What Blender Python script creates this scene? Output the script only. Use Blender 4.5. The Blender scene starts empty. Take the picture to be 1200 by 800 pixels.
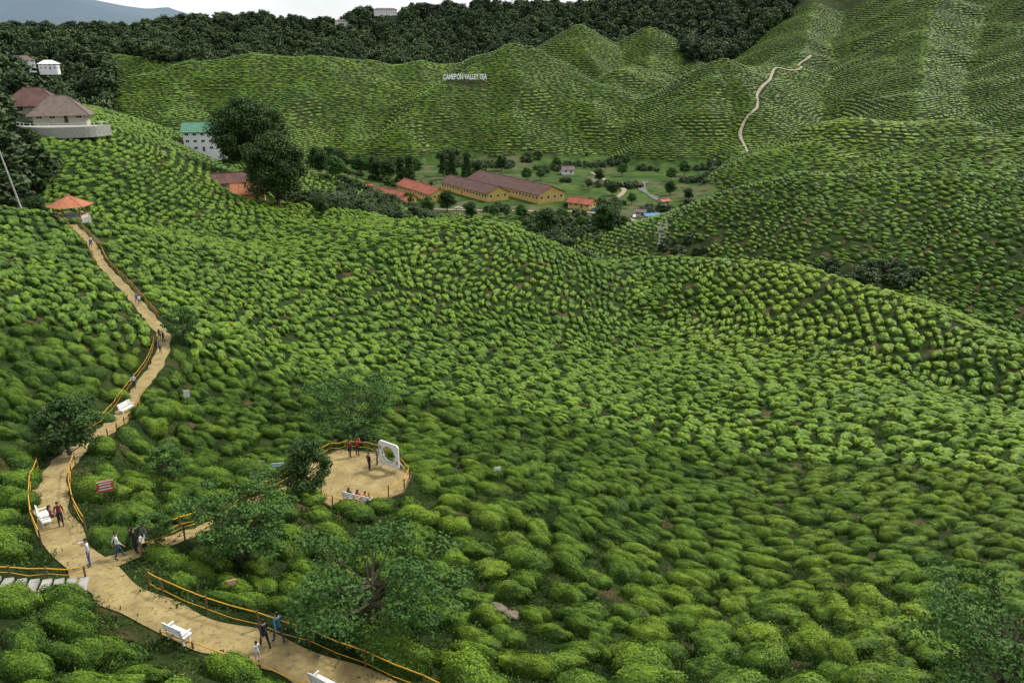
import bpy, bmesh, math, random
import numpy as np
from mathutils import Vector, Matrix, Euler, kdtree
R=np.random.default_rng(7); random.seed(7)
sc=bpy.context.scene
sc.view_settings.view_transform='Standard'; sc.view_settings.look='None'; sc.view_settings.exposure=0
def link(o):
    sc.collection.objects.link(o); return o
# ---------------------------------------------------------------- materials
def nt_mat(name):
    m=bpy.data.materials.new(name); m.use_nodes=True
    nt=m.node_tree; b=nt.nodes['Principled BSDF']; return m,nt,b
def N(nt,t,**k):
    n=nt.nodes.new(t)
    for a,v in k.items(): setattr(n,a,v)
    return n
def mixc(nt,fac,a,b,mode='MIX'):
    n=N(nt,'ShaderNodeMix',data_type='RGBA',blend_type=mode)
    for sock,v in ((n.inputs[0],fac),(n.inputs[6],a),(n.inputs[7],b)):
        if isinstance(v,bpy.types.NodeSocket): nt.links.new(v,sock)
        elif isinstance(v,(int,float)): sock.default_value=v
        else: sock.default_value=(*v,1)
    return n.outputs[2]
def noise(nt,scale,detail=4,coord=None,rough=.55):
    n=N(nt,'ShaderNodeTexNoise'); n.inputs['Scale'].default_value=scale; n.inputs['Detail'].default_value=detail
    n.inputs['Roughness'].default_value=rough
    if coord is None:
        g=N(nt,'ShaderNodeNewGeometry'); coord=g.outputs['Position']
    nt.links.new(coord,n.inputs['Vector']); return n.outputs['Fac']
def ramp(nt,fac,a,b):
    n=N(nt,'ShaderNodeMapRange'); nt.links.new(fac,n.inputs[0]); n.inputs[1].default_value=a; n.inputs[2].default_value=b
    return n.outputs[0]
def bump(nt,b,h,strength,dist):
    n=N(nt,'ShaderNodeBump'); nt.links.new(h,n.inputs['Height']); n.inputs['Strength'].default_value=strength; n.inputs['Distance'].default_value=dist
    nt.links.new(n.outputs[0],b.inputs['Normal'])
MC={}
def mat(name,c,rough=.7,var=.25,scale=3.,bmp=.3,metal=0):
    if name in MC: return MC[name]
    m,nt,b=nt_mat(name)
    f=noise(nt,scale,5); f=ramp(nt,f,.3,.7)
    d=tuple(x*(1-var) for x in c); l=tuple(min(1,x*(1+var*.6)) for x in c)
    nt.links.new(mixc(nt,f,d,l),b.inputs['Base Color'])
    b.inputs['Roughness'].default_value=rough; b.inputs['Metallic'].default_value=metal
    b.inputs['Specular IOR Level'].default_value=.3
    if bmp: bump(nt,b,noise(nt,scale*4,3),bmp,.02)
    MC[name]=m; return m
def attr(nt,name,typ='GEOMETRY'):
    n=N(nt,'ShaderNodeAttribute'); n.attribute_name=name; n.attribute_type=typ; return n.outputs['Fac']
def leafmat(name,dark,light,young,inst=True,trans=.25):
    m,nt,b=nt_mat(name)
    c=mixc(nt,attr(nt,'rnd'),dark,light)
    y=attr(nt,'young')
    c=mixc(nt,y,c,young)
    if inst:
        t=attr(nt,'tint','INSTANCER')
        hs=N(nt,'ShaderNodeHueSaturation')
        mr=N(nt,'ShaderNodeMapRange'); nt.links.new(t,mr.inputs[0]); mr.inputs[3].default_value=.55; mr.inputs[4].default_value=1.4
        nt.links.new(mr.outputs[0],hs.inputs['Value'])
        mr2=N(nt,'ShaderNodeMapRange'); nt.links.new(t,mr2.inputs[0]); mr2.inputs[3].default_value=.515; mr2.inputs[4].default_value=.483
        nt.links.new(mr2.outputs[0],hs.inputs['Hue'])
        nt.links.new(c,hs.inputs['Color']); c=hs.outputs[0]
    nt.links.new(c,b.inputs['Base Color'])
    b.inputs['Roughness'].default_value=.6; b.inputs['Specular IOR Level'].default_value=.18
    if trans:
        tr=N(nt,'ShaderNodeBsdfTranslucent'); nt.links.new(c,tr.inputs[0])
        mx=N(nt,'ShaderNodeMixShader'); mx.inputs[0].default_value=trans
        nt.links.new(b.outputs[0],mx.inputs[1]); nt.links.new(tr.outputs[0],mx.inputs[2])
        nt.links.new(mx.outputs[0],nt.nodes['Material Output'].inputs[0])
    return m
M_tea=leafmat('tea_leaf',(.018,.045,.005),(.056,.118,.009),(.185,.300,.016),trans=0)
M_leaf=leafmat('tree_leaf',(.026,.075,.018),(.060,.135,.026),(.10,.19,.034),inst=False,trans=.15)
M_leafD=leafmat('dark_tree_leaf',(.010,.030,.008),(.032,.072,.014),(.06,.12,.018),inst=False,trans=0)
M_forest=leafmat('forest_leaf',(.018,.040,.018),(.050,.088,.032),(.095,.14,.044),trans=0)
M_weed=leafmat('weed_leaf',(.03,.06,.01),(.07,.12,.02),(.10,.17,.03),trans=0)
M_bark=mat('bark',(.09,.07,.05),.9,.4,6,.6)
# ---------------------------------------------------------------- mesh builder
class MB:
    def __init__(s): s.v=[];s.f=[];s.m=[];s.mats=[]
    def mi(s,m):
        if m not in s.mats: s.mats.append(m)
        return s.mats.index(m)
    def add(s,vs,fs,m):
        o=len(s.v); s.v.extend([tuple(v) for v in vs]); k=s.mi(m)
        for f in fs: s.f.append(tuple(i+o for i in f)); s.m.append(k)
    def box(s,c,sz,m,rz=0,rx=0):
        hx,hy,hz=[a/2 for a in sz]
        vs=[Vector((x,y,z)) for x in(-hx,hx) for y in(-hy,hy) for z in(-hz,hz)]
        Mx=Matrix.Rotation(rz,3,'Z')@Matrix.Rotation(rx,3,'X')
        vs=[Mx@v+Vector(c) for v in vs]
        s.add(vs,[(0,1,3,2),(4,6,7,5),(0,4,5,1),(2,3,7,6),(0,2,6,4),(1,5,7,3)],m)
    def tube(s,pts,rad,m,n=6,cap=True):
        pts=[Vector(p) for p in pts]; vs=[];fs=[]
        if not hasattr(rad,'__len__'): rad=[rad]*len(pts)
        for i,p in enumerate(pts):
            d=(pts[min(i+1,len(pts)-1)]-pts[max(i-1,0)]).normalized()
            u=d.cross(Vector((0,1,0))) if abs(d.z)>=.95 else d.cross(Vector((0,0,1)))
            u.normalize(); w=d.cross(u)
            for k in range(n):
                a=2*math.pi*k/n; vs.append(p+(u*math.cos(a)+w*math.sin(a))*rad[i])
        for i in range(len(pts)-1):
            for k in range(n):
                a=i*n+k;b=i*n+(k+1)%n; fs.append((a,b,b+n,a+n))
        if cap: fs.append(tuple(range(n))[::-1]); fs.append(tuple((len(pts)-1)*n+k for k in range(n)))
        s.add(vs,fs,m)
    def obj(s,name,parent=None,loc=(0,0,0),rz=0,smooth=False):
        me=bpy.data.meshes.new(name); me.from_pydata(s.v,[],s.f)
        for m in s.mats: me.materials.append(m)
        me.polygons.foreach_set('material_index',s.m)
        if smooth: me.polygons.foreach_set('use_smooth',[True]*len(s.f))
        me.update(); o=bpy.data.objects.new(name,me); link(o)
        o.location=loc; o.rotation_euler=(0,0,rz)
        if parent: o.parent=parent
        return o
def empty(name,loc,rz=0):
    o=bpy.data.objects.new(name,None); link(o); o.location=loc; o.rotation_euler=(0,0,rz); o.empty_display_size=.5; return o
# ---------------------------------------------------------------- noise
T=R.random((256,256))
def vn(x,y,s):
    x=x/s+57.3; y=y/s+91.7
    xi=np.floor(x).astype(int); yi=np.floor(y).astype(int); fx=x-xi; fy=y-yi
    fx=fx*fx*(3-2*fx); fy=fy*fy*(3-2*fy)
    a=T[xi%256,yi%256];b=T[(xi+1)%256,yi%256];c=T[xi%256,(yi+1)%256];d=T[(xi+1)%256,(yi+1)%256]
    return (a*(1-fx)+b*fx)*(1-fy)+(c*(1-fx)+d*fx)*fy-.5
# ---------------------------------------------------------------- terrain control points, mostly from image pixels and guessed depths (metres, camera = origin)
path_pts=[(-1.5,24,-25),(-6.2,26.6,-25),(-10.4,28.6,-24.9),(-16,31,-25),(-20.6,34,-25),(-24.8,38.2,-25.3),(-27.9,42.5,-25.8),(-30.6,48,-26.4),(-33,57,-28.7),(-35.5,66,-31.2),(-40.6,80,-34.7),(-43.5,92,-35.9),(-46.4,101,-35.8),(-50.9,108,-35.7),(-60.1,121,-35.3),(-71.7,137,-35),(-79.7,150,-34.7),(-87.8,159,-32.4)]
C=[*path_pts,
(0,0,-9),(0,14,-19),(-40,0,-14),(50,0,-18),(-120,-60,-10),(150,-60,-20),(-60,30,-21),(-90,80,-22),(-150,130,-20),(-200,60,-10),(200,60,-50),(250,150,-60),
(0,30.4,-27.7),(12,30.4,-27.9),(24.3,31,-28.2),(0,47,-31.8),(0,63.6,-36),(0,96,-46.5),(-91,166,-31.8),(10.6,32,-29.1),(14.7,46,-35.3),(18.6,60,-40.6),(26.4,88,-49.7),(44,155,-63),(44,60,-40.6),(62,88,-49.6),(56,120,-58),(13,112,-52.5),
(8.5,150,-58.5),(11,200,-55),(-15,228,-46.5),(12.7,235,-53.6),(26,238,-60),(33,200,-66),(28,175,-66),(-23.7,140,-51),(-60,185,-45),(-46,215,-47.8),(-40.6,120,-43),(-25,86,-39.5),(-28.8,60,-32.5),(-7.9,62,-35),(-12,55,-31.9),(-15.6,42,-28.4),(-8,43,-30.4),
(-29,42,-26),(-78.8,125,-30.6),(-52.4,80,-28.8),(-40.5,60,-27.5),(-23,31,-23.9),(-16,27,-24.1),(-103.7,165,-30.5),
(46,235,-62),(71,215,-63),(89.7,178,-64),(95,140,-61),(99.6,259,-80),(124,190,-76),(140,240,-78),(62,275,-80),(118,340,-60),(77,375,-87),(60,330,-84),(175,330,-60),(180,260,-68),(230,300,-60),(90,300,-78),
(-146,270,-22.5),(-131,265,-24),(-140,250,-24.5),(-170,300,-20),(-108.6,260,-33),(-110,215,-38.5),(-125,190,-38),(-92,213,-45.5),(-85,235,-44.6),(-68,280,-50),(-89.6,275,-47.8),(-54,300,-57),(-88,420,-66),(-142,380,-44),(-110,330,-48),(-190,400,-30),(-250,450,-40),(-81,450,-80),(-30,270,-58),(0,290,-70),(20,300,-74),(0,360,-83),(50,300,-80),(-30,340,-78),
(0,470,-84),(50,450,-85),(-60,500,-83),(0,540,-84),(84,613,-84),(30,620,-83.5),(-100,560,-80),(120,520,-82),(100,430,-84),
(-306,760,-20),(-216,800,-10),(-259,600,-58),(-185,600,-62),(-148,620,-70),(-128,850,-16),(-143,700,-55),(-300,650,-50),(-380,800,-30),
(0,850,-8),(-71,690,-66),(38,740,-56),(-27,650,-80),(86,850,-34),(65,700,-75),(126,900,-25),(85,1080,5),(176,1080,5),(127,1000,-25),(60,960,-30),(-60,920,-27),
(196,790,-24),(95,650,-82),(160,680,-62),(292,860,-35),(214,740,-62),(175,600,-78),(231,560,-56),(157,500,-75),(245,470,-62),(260,420,-60),(363,600,-52),(190,430,-74),(300,520,-56),
(354,700,-40),(489,1000,45),(499,850,-5),(375,1080,10),(411,1200,60),(262,1050,-12),(600,1200,115),(450,1400,125),(700,1000,90),(500,600,-10),(400,400,-40),
(248,1400,40),(0,1450,30),(-195,1300,-30),(-552,1600,20),(-640,1200,-25),(-388,1300,-15),(-430,950,-40),(-200,1050,-45),(0,1150,-30),(-500,700,-35),(-350,500,-40),(200,1600,60),(-300,1700,35),(-100,1500,40),
(-1500,2400,10),(-400,2600,30),(800,2600,150),(1600,2000,150),(1500,1000,120),(-1500,1000,-20),(-2500,3500,30),(0,3600,50),(3000,3500,150)]
C=np.array(C,float)
S=100.
P=C[:,:2]/S
def kern(a,b):
    d2=((a[:,None,:]-b[None])**2).sum(-1)
    return .5*d2*np.log(d2+1e-9)
n=len(P); A=np.zeros((n+3,n+3)); A[:n,:n]=kern(P,P)+np.eye(n)*.0008
A[:n,n]=1;A[:n,n+1:]=P;A[n,:n]=1;A[n+1:,:n]=P.T
Wt=np.linalg.solve(A,np.r_[C[:,2],0,0,0])
def tps(x,y):
    q=np.stack([x.ravel(),y.ravel()],1)/S; out=np.empty(len(q))
    for i in range(0,len(q),20000):
        k=q[i:i+20000]; out[i:i+20000]=kern(k,P)@Wt[:n]+Wt[n]+k@Wt[n+1:]
    return out.reshape(x.shape)
TH0=math.radians(-66); NT=600; DT=math.radians(132)/(NT-1); R0=2.5; NR=680; DL=math.log(3400/R0)/(NR-1)
th=TH0+DT*np.arange(NT); rr=R0*np.exp(DL*np.arange(NR))
TG,RG=np.meshgrid(th,rr,indexing='ij'); X=RG*np.sin(TG); Y=RG*np.cos(TG)
HS=tps(X,Y)
def sstep(a,b,x):
    t=np.clip((x-a)/(b-a),0,1); return t*t*(3-2*t)
HS=HS-15*sstep(540,700,RG)*(1-sstep(1250,1330,RG))-6*sstep(380,500,RG)*sstep(100,180,X)*(1-sstep(600,700,RG))
RIDGES=[
(.42,5,[(40,240,-59),(60,226,-57),(74,212,-56),(90,182,-55.5),(99,140,-55.5),(106,110,-55)]),
(.30,10,[(36,130,-58.5),(48,120,-57),(64,105,-53),(75,90,-49)]),
(.45,9,[(84,362,-72),(104,345,-54),(125,338,-49),(175,328,-47),(215,300,-47)]),
(.40,9,[(122,292,-64),(132,315,-54),(140,332,-50)]),
(.40,9,[(185,262,-64),(182,295,-52),(178,328,-48)]),
(.55,5,[(-25,842,-2),(0,850,9),(16,848,4)]),
(.52,5,[(0,850,6),(-40,800,-18),(-75,745,-40),(-95,690,-60)]),
(.55,5,[(0,850,6),(6,790,-20),(2,730,-48),(-10,670,-76)]),
(.52,5,[(10,850,3),(50,830,-17),(90,805,-28),(70,750,-48),(64,690,-76)]),
(.50,6,[(90,810,-28),(126,880,-10),(150,900,-18)]),
(.45,9,[(-330,750,-22),(-300,765,-13),(-240,800,-6),(-190,820,-7),(-128,850,-12),(-60,870,-13),(0,850,-2)]),
(.50,5,[(-300,765,-13),(-275,690,-38),(-262,610,-62)]),
(.50,5,[(-250,795,-8),(-236,720,-36),(-226,630,-62)]),
(.50,5,[(-200,815,-8),(-190,740,-34),(-184,640,-64)]),
(.50,5,[(-150,840,-12),(-142,770,-36),(-136,690,-62)]),
(.60,5,[(62,1085,8),(85,1080,33),(103,1078,18)]),(.60,5,[(152,1080,8),(176,1080,31),(198,1085,14)]),
(.55,5,[(85,1080,30),(88,1010,-4),(100,950,-22)]),(.55,5,[(176,1080,28),(165,1010,-4),(160,960,-20)]),
(.52,5,[(225,830,-12),(196,790,-8),(165,735,-30),(130,685,-56),(96,635,-82)]),
(.52,5,[(196,790,-10),(205,720,-36),(188,660,-58),(160,600,-80)]),
(.50,6,[(196,795,-10),(250,845,-14),(292,870,-16)]),
(.50,6,[(292,870,-14),(262,780,-40),(240,710,-58)]),
(.45,9,[(300,560,-46),(231,560,-43),(195,530,-53),(160,492,-72)]),
(.45,8,[(300,470,-48),(245,475,-51),(205,455,-62),(168,436,-78)]),
(.48,7,[(500,1020,64),(430,900,20),(375,780,-12),(330,680,-34),(296,610,-52)]),
(.48,7,[(620,1000,82),(520,850,20),(455,720,-4),(390,620,-32),(345,550,-48)]),
(.48,7,[(420,1220,78),(370,1080,30),(330,970,2),(300,900,-16)]),
(.48,7,[(560,1180,110),(470,1040,50),(405,900,6),(365,820,-10)]),
(.45,10,[(620,700,32),(500,600,2),(410,510,-28),(335,440,-48)]),
(.42,20,[(-700,900,10),(-560,940,10),(-430,960,-6),(-330,930,-15)]),
(.45,20,[(-900,1350,28),(-665,1350,24),(-530,1350,32),(-398,1350,43),(-305,1350,31),(-225,1370,48),(-108,1400,60),(0,1420,62),(60,1400,58),(200,1380,62),(330,1350,84)]),
(.5,10,[(-398,1350,40),(-360,1200,0),(-340,1080,-20)]),(.5,10,[(-108,1400,58),(-130,1250,15),(-150,1100,-20)]),(.5,10,[(60,1400,56),(20,1260,22),(0,1130,-10)]),(.5,10,[(200,1380,60),(230,1240,20),(250,1120,0)]),(.5,10,[(-530,1350,30),(-500,1200,0),(-480,1050,-20)]),(.5,10,[(-225,1370,46),(-240,1230,8),(-250,1120,-15)]),
]
def ridge(h,slope,w,pl):
    for a,b in zip(pl[:-1],pl[1:]):
        dx,dy=b[0]-a[0],b[1]-a[1]
        t=np.clip(((X-a[0])*dx+(Y-a[1])*dy)/(dx*dx+dy*dy),0,1); d=np.hypot(X-a[0]-t*dx,Y-a[1]-t*dy)
        q=a[2]+(b[2]-a[2])*t-slope*(np.sqrt(d*d+w*w)-w); h=np.maximum(h,q) if h is not None else q
    return h
RM=None
for s_,w_,pl in RIDGES: RM=ridge(RM,s_,w_,pl)
kk=np.where(RG<300,2.5,4.5)
HS=.5*(HS+RM+np.sqrt((HS-RM)**2+kk*kk))
def catmull(p,step=1.0):
    p=[np.array(q,float) for q in p]; p=[2*p[0]-p[1]]+p+[2*p[-1]-p[-2]]; out=[]
    for i in range(1,len(p)-2):
        L=np.linalg.norm(p[i+1]-p[i]); k=max(2,int(L/step))
        for j in range(k):
            t=j/k; a,b,c,d=p[i-1:i+3]
            out.append(.5*((2*b)+(c-a)*t+(2*a-5*b+4*c-d)*t*t+(3*b-a-3*c+d)*t**3))
    out.append(p[-2]); return np.array(out)
def linear(p,step=.5):
    out=[]
    for a,b in zip(p[:-1],p[1:]):
        k=max(1,int(math.dist(a,b)/step)); out+=[(a[0]+(b[0]-a[0])*j/k,a[1]+(b[1]-a[1])*j/k,0) for j in range(k)]
    out.append((p[-1][0],p[-1][1],0)); return np.array(out,float)
def dist_poly(x,y,pl):
    best=np.full(x.shape,1e9); z=np.zeros(x.shape)
    for q in pl:
        d=(x-q[0])**2+(y-q[1])**2; m=d<best; best[m]=d[m]; z[m]=q[2]
    return np.sqrt(best),z
H=HS.copy()
far=sstep(150,700,RG)
H+=vn(X,Y,14)*(.9)*sstep(20,80,RG)+vn(X,Y,40)*(2.2+3*far)*sstep(30,90,RG)+vn(X,Y,110)*4*far+ (abs(vn(X,Y,50))*-12+3)*far*sstep(-84,-60,HS)
HS2=H.copy()
floor=sstep(-75,-83,HS)*(Y>330); H=H*(1-floor)+floor*(np.clip(HS,-88,0)*.3-84*.7)
PATH=catmull(path_pts,.6)
SIDE=catmull([(-21.2,35.3,-25),(-19.3,38.6,-25.8),(-18.6,43,-27.5),(-18.3,49,-29.8),(-16.9,54,-31.3),(-15.5,56.5,-31.5)],.5)
STEP=catmull([(-21.3,33.4,-25),(-23.4,32.7,-24.6),(-25.6,32.2,-24.0),(-28,32,-23.2)],.5)
near=RG<200
ix=np.where(near)
for pl,w0,w1 in((PATH,1.2,4.0),(SIDE,.9,2.4),(STEP,.9,2.0)):
    d,z=dist_poly(X[ix],Y[ix],pl); k=1-sstep(w0,w1,d); H[ix]=H[ix]*(1-k)+(z-.05)*k
deck=[(-17.2,57.4),(-14.6,60.6),(-11.3,60.0),(-8.0,56.2),(-8.3,53.6),(-12.2,50.5),(-14.2,52.4),(-15.6,55.2)]
def inpoly(x,y,pl):
    c=np.zeros(x.shape,bool); j=len(pl)-1
    for i in range(len(pl)):
        xi,yi=pl[i];xj,yj=pl[j]
        c^=((yi>y)!=(yj>y))&(x<(xj-xi)*(y-yi)/((yj-yi) or 1e-9)+xi); j=i
    return c
def dseg(x,y,pl,closed=True):
    b=np.full(np.shape(x),1e9)
    for i in range(len(pl)-(0 if closed else 1)):
        ax,ay=pl[i][:2];bx,by=pl[(i+1)%len(pl)][:2]; dx,dy=bx-ax,by-ay
        t=np.clip(((x-ax)*dx+(y-ay)*dy)/(dx*dx+dy*dy+1e-9),0,1); b=np.minimum(b,np.hypot(x-ax-t*dx,y-ay-t*dy))
    return b
dd=dseg(X[ix],Y[ix],deck); ins=inpoly(X[ix],Y[ix],deck); dd=np.where(ins,0,dd)
k=1-sstep(.3,1.8,dd); H[ix]=H[ix]*(1-k)+(-31.6)*k
# row field
V=-2.3*HS2+.45*Y*(1-.8*far)+vn(X,Y,60)*5+vn(X,Y,25)*2.5*(1-far)
Vt=np.gradient(V,DT,axis=0)/RG; Vr=np.gradient(V,DL,axis=1)/RG
GX=Vr*np.sin(TG)+Vt*np.cos(TG); GY=Vr*np.cos(TG)-Vt*np.sin(TG)
Ht=np.gradient(H,DT,axis=0)/RG; Hr=np.gradient(H,DL,axis=1)/RG
HX=Hr*np.sin(TG)+Ht*np.cos(TG); HY=Hr*np.cos(TG)-Ht*np.sin(TG)
def samp(G,x,y):
    x=np.asarray(x,float);y=np.asarray(y,float)
    i=np.clip((np.arctan2(x,y)-TH0)/DT,0,NT-1.001); j=np.clip(np.log(np.hypot(x,y)/R0)/DL,0,NR-1.001)
    a=i.astype(int);b=j.astype(int);u=i-a;v=j-b
    return (G[a,b]*(1-u)+G[a+1,b]*u)*(1-v)+(G[a,b+1]*(1-u)+G[a+1,b+1]*u)*v
def hz(x,y): return float(samp(H,x,y))
def forest_zone(x,y):
    w=vn(x,y,60)*60
    return ((x<-.47*y-w*.3)&(y>470+w))|((y>940+w*.5)&(x<20+w*.5))|((y>1120+w*.4)&(x<300+w*.4))|((y>990+w*.4)&(x>205)&(x<200+(y-1000)*.95+w*.4))|((x<-.575*y+w*.1)&(y>178+w*.1))
def valley_zone(x,y,h): return (h<-79.5+vn(x,y,30)*5)&(y>300)&(y<700)&((y>438)|(x>38))
me=bpy.data.meshes.new('terrain')
co=np.stack([X,Y,H],-1).reshape(-1,3)
me.vertices.add(NT*NR); me.vertices.foreach_set('co',co.ravel())
i,j=np.meshgrid(np.arange(NT-1),np.arange(NR-1),indexing='ij'); a=i*NR+j
q=np.stack([a,a+NR,a+1+NR,a+1],-1).reshape(-1,4)
me.loops.add(q.size); me.loops.foreach_set('vertex_index',q.ravel().astype(np.int32))
me.polygons.add(len(q)); me.polygons.foreach_set('loop_start',np.arange(0,q.size,4,dtype=np.int32))
me.polygons.foreach_set('use_smooth',np.ones(len(q),bool)); me.update()
fz=forest_zone(X,Y); vz=valley_zone(X,Y,H)
for nm,ar in(('forest',fz),('valley',vz)):
    at=me.attributes.new(nm,'FLOAT','POINT'); at.data.foreach_set('value',ar.astype(np.float32).ravel())
terrain=link(bpy.data.objects.new('terrain',me))
m,nt,b=nt_mat('ground')
c=mixc(nt,ramp(nt,noise(nt,.35,6),.42,.62),(.014,.026,.006),(.030,.050,.010))
c=mixc(nt,ramp(nt,noise(nt,.22,5),.55,.66),c,(.085,.060,.028))
pv=N(nt,'ShaderNodeTexVoronoi'); pv.inputs['Scale'].default_value=.05
g=N(nt,'ShaderNodeNewGeometry'); nt.links.new(g.outputs['Position'],pv.inputs['Vector'])
sp=N(nt,'ShaderNodeSeparateColor'); nt.links.new(pv.outputs['Color'],sp.inputs[0])
wv=N(nt,'ShaderNodeTexWave'); wv.inputs['Scale'].default_value=.35; wv.inputs['Distortion'].default_value=2; wv.inputs['Detail'].default_value=3; nt.links.new(g.outputs['Position'],wv.inputs['Vector'])
fc=mixc(nt,sp.outputs[0],(.040,.085,.014),(.10,.155,.028))
fc=mixc(nt,ramp(nt,sp.outputs[1],.66,.70),fc,(.14,.125,.065))
fc=mixc(nt,ramp(nt,wv.outputs[0],.4,.9),fc,(.030,.060,.012))
fc=mixc(nt,ramp(nt,noise(nt,.12,5),.47,.62),fc,(.026,.055,.012))
c=mixc(nt,attr(nt,'valley'),c,fc)
c=mixc(nt,attr(nt,'forest'),c,(.014,.026,.012))
nt.links.new(c,b.inputs['Base Color']); b.inputs['Roughness'].default_value=.95; b.inputs['Specular IOR Level'].default_value=.1
bump(nt,b,noise(nt,1.5,8),.8,.3); me.materials.append(m)
# ---------------------------------------------------------------- ribbons
def ribbon(name,pl,width,m,lift=.05,wn=.15,na=4,w2=None):
    vs=[];fs=[];nn=len(pl)
    for i,p in enumerate(pl):
        wd=width+((w2 or width)-width)*i/nn
        d=pl[min(i+1,nn-1)][:2]-pl[max(i-1,0)][:2]; d=d/np.linalg.norm(d); s=np.array([d[1],-d[0]])
        wl=wd/2*(1+wn*math.sin(i*.9+math.sin(i*.37)*2)); wr=wd/2*(1+wn*math.sin(i*.7+2))
        for k in range(na+1):
            t=-wl+(wl+wr)*k/na; q=p[:2]+s*t
            vs.append((q[0],q[1],hz(q[0],q[1])+lift))
    for i in range(nn-1):
        for k in range(na):
            a=i*(na+1)+k; fs.append((a,a+1,a+na+2,a+na+1))
    mb=MB(); mb.add(vs,fs,m); return mb.obj(name,smooth=True)
m,nt,b=nt_mat('sandy_soil')
c=mixc(nt,ramp(nt,noise(nt,.9,6),.35,.65),(.23,.165,.060),(.36,.275,.11))
c=mixc(nt,ramp(nt,noise(nt,4,5),.52,.72),c,(.16,.12,.06))
nt.links.new(c,b.inputs['Base Color']); b.inputs['Roughness'].default_value=.95; bump(nt,b,noise(nt,7,6),.6,.05)
M_sand=m
M_conc=mat('pale_concrete',(.34,.33,.29),.8,.3,2)
ribbon('footpath',PATH,2.0,M_sand,w2=1.3)
ribbon('footpath',SIDE,1.2,M_sand)
# ---------------------------------------------------------------- leaves
def leafset(cen,nor,size,rng,aspect=.55):
    n=len(cen); t=rng.normal(size=(n,3)); t-=nor*(t*nor).sum(1)[:,None]; t/=np.linalg.norm(t,axis=1)[:,None]+1e-9
    w=np.cross(nor,t); s=size if np.ndim(size) else np.full(n,size); s=s[:,None]*rng.uniform(.7,1.3,(n,1))
    v=np.stack([cen-t*s,cen+w*s*aspect+nor*s*.15,cen+t*s,cen-w*s*aspect+nor*s*.15],1).reshape(-1,3)
    f=np.arange(4*n).reshape(n,4); return v,f
def mesh_np(name,parts,young,seed=0,hull=0):
    vs=np.concatenate([p[0] for p in parts]); me=bpy.data.meshes.new(name); F=[];Mi=[];o=0
    for k,(v,f,m) in enumerate(parts):
        F+= [tuple(int(i)+o for i in q) for q in f]; Mi+=[k]*len(f); o+=len(v); me.materials.append(m)
    me.from_pydata(vs.tolist(),[],F); me.polygons.foreach_set('material_index',Mi)
    at=me.attributes.new('young','FLOAT','POINT'); at.data.foreach_set('value',np.clip(young,0,1).astype(np.float32))
    rg=np.random.default_rng(seed); n0=hull; rn=np.concatenate([rg.random(n0),np.repeat(rg.random((len(vs)-n0+3)//4),4)])[:len(vs)]
    at=me.attributes.new('rnd','FLOAT','POINT'); at.data.foreach_set('value',rn.astype(np.float32))
    me.update(); return me
def ico(sub):
    bm=bmesh.new(); bmesh.ops.create_icosphere(bm,subdivisions=sub,radius=1)
    v=np.array([q.co[:] for q in bm.verts]); f=[[l.index for l in q.verts] for q in bm.faces if min(l.co.z for l in q.verts)>-.45]; bm.free(); return v,f
def bush(seed,sub,nl,ls,jit=.035):
    rg=np.random.default_rng(seed); ph=rg.uniform(0,6.28,(14,)); fr=rg.normal(size=(14,3)); fr[:8]*=2.4; fr[8:]*=6
    def shape(d):
        e=2.7; k=(np.abs(d[:,0])**e+np.abs(d[:,1])**e+np.abs(d[:,2])**e)**(-1/e)
        q=d*k[:,None]; nz=np.zeros(len(d)); n2=np.zeros(len(d))
        for a in range(8): nz+=np.sin(d@fr[a]+ph[a])
        for a in range(8,14): n2+=np.sin(d@fr[a]+ph[a])
        q=q*(1+.06*nz+.028*n2)[:,None]; q[:,2]=np.where(q[:,2]<0,q[:,2]*.5,q[:,2]); return q,n2/6
    v,f=ico(sub); hv,n2=shape(v); hv=hv*(1+rg.normal(size=(len(v),1))*jit)*(.97 if nl else 1); parts=[(hv,f,M_tea)]
    yo=lambda z,r_,n_: np.clip((z-.50+n_*.5)*2.0,0,1)*r_**.7
    y=[yo(hv[:,2],rg.random(len(hv)),n2)*(.6 if nl else .9)]  # hull behind leaves coloured darker, painting in shade for depth
    if nl:
        d=rg.normal(size=(nl,3)); d/=np.linalg.norm(d,axis=1)[:,None]; d[:,2]=np.where(d[:,2]<-.05,-d[:,2],d[:,2])
        c,n2=shape(d); c=c*(.97+.08*rg.random((nl,1)))
        no=d*np.array([1,1,1.2])+rg.normal(size=(nl,3))*.32; no/=np.linalg.norm(no,axis=1)[:,None]
        lv,lf=leafset(c,no,ls,rg); parts.append((lv,lf,M_tea))
        y.append(np.repeat(yo(c[:,2],rg.random(nl),n2),4))
    return mesh_np('tea_bush_mesh',parts,np.concatenate(y),seed,len(hv))
def coll(name,meshes):
    c=bpy.data.collections.new(name)
    for i,m in enumerate(meshes): c.objects.link(bpy.data.objects.new(f'{name}_{i:02d}',m))
    return c
c_near=coll('tea_bush_near',[bush(i,3,1900,.052,.025) for i in range(12)])
c_mid=coll('tea_bush_mid',[bush(20+i,3,0,0,.05) for i in range(9)])
c_far=coll('tea_bush_far',[bush(40+i,2,0,0,.06) for i in range(7)])
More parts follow.
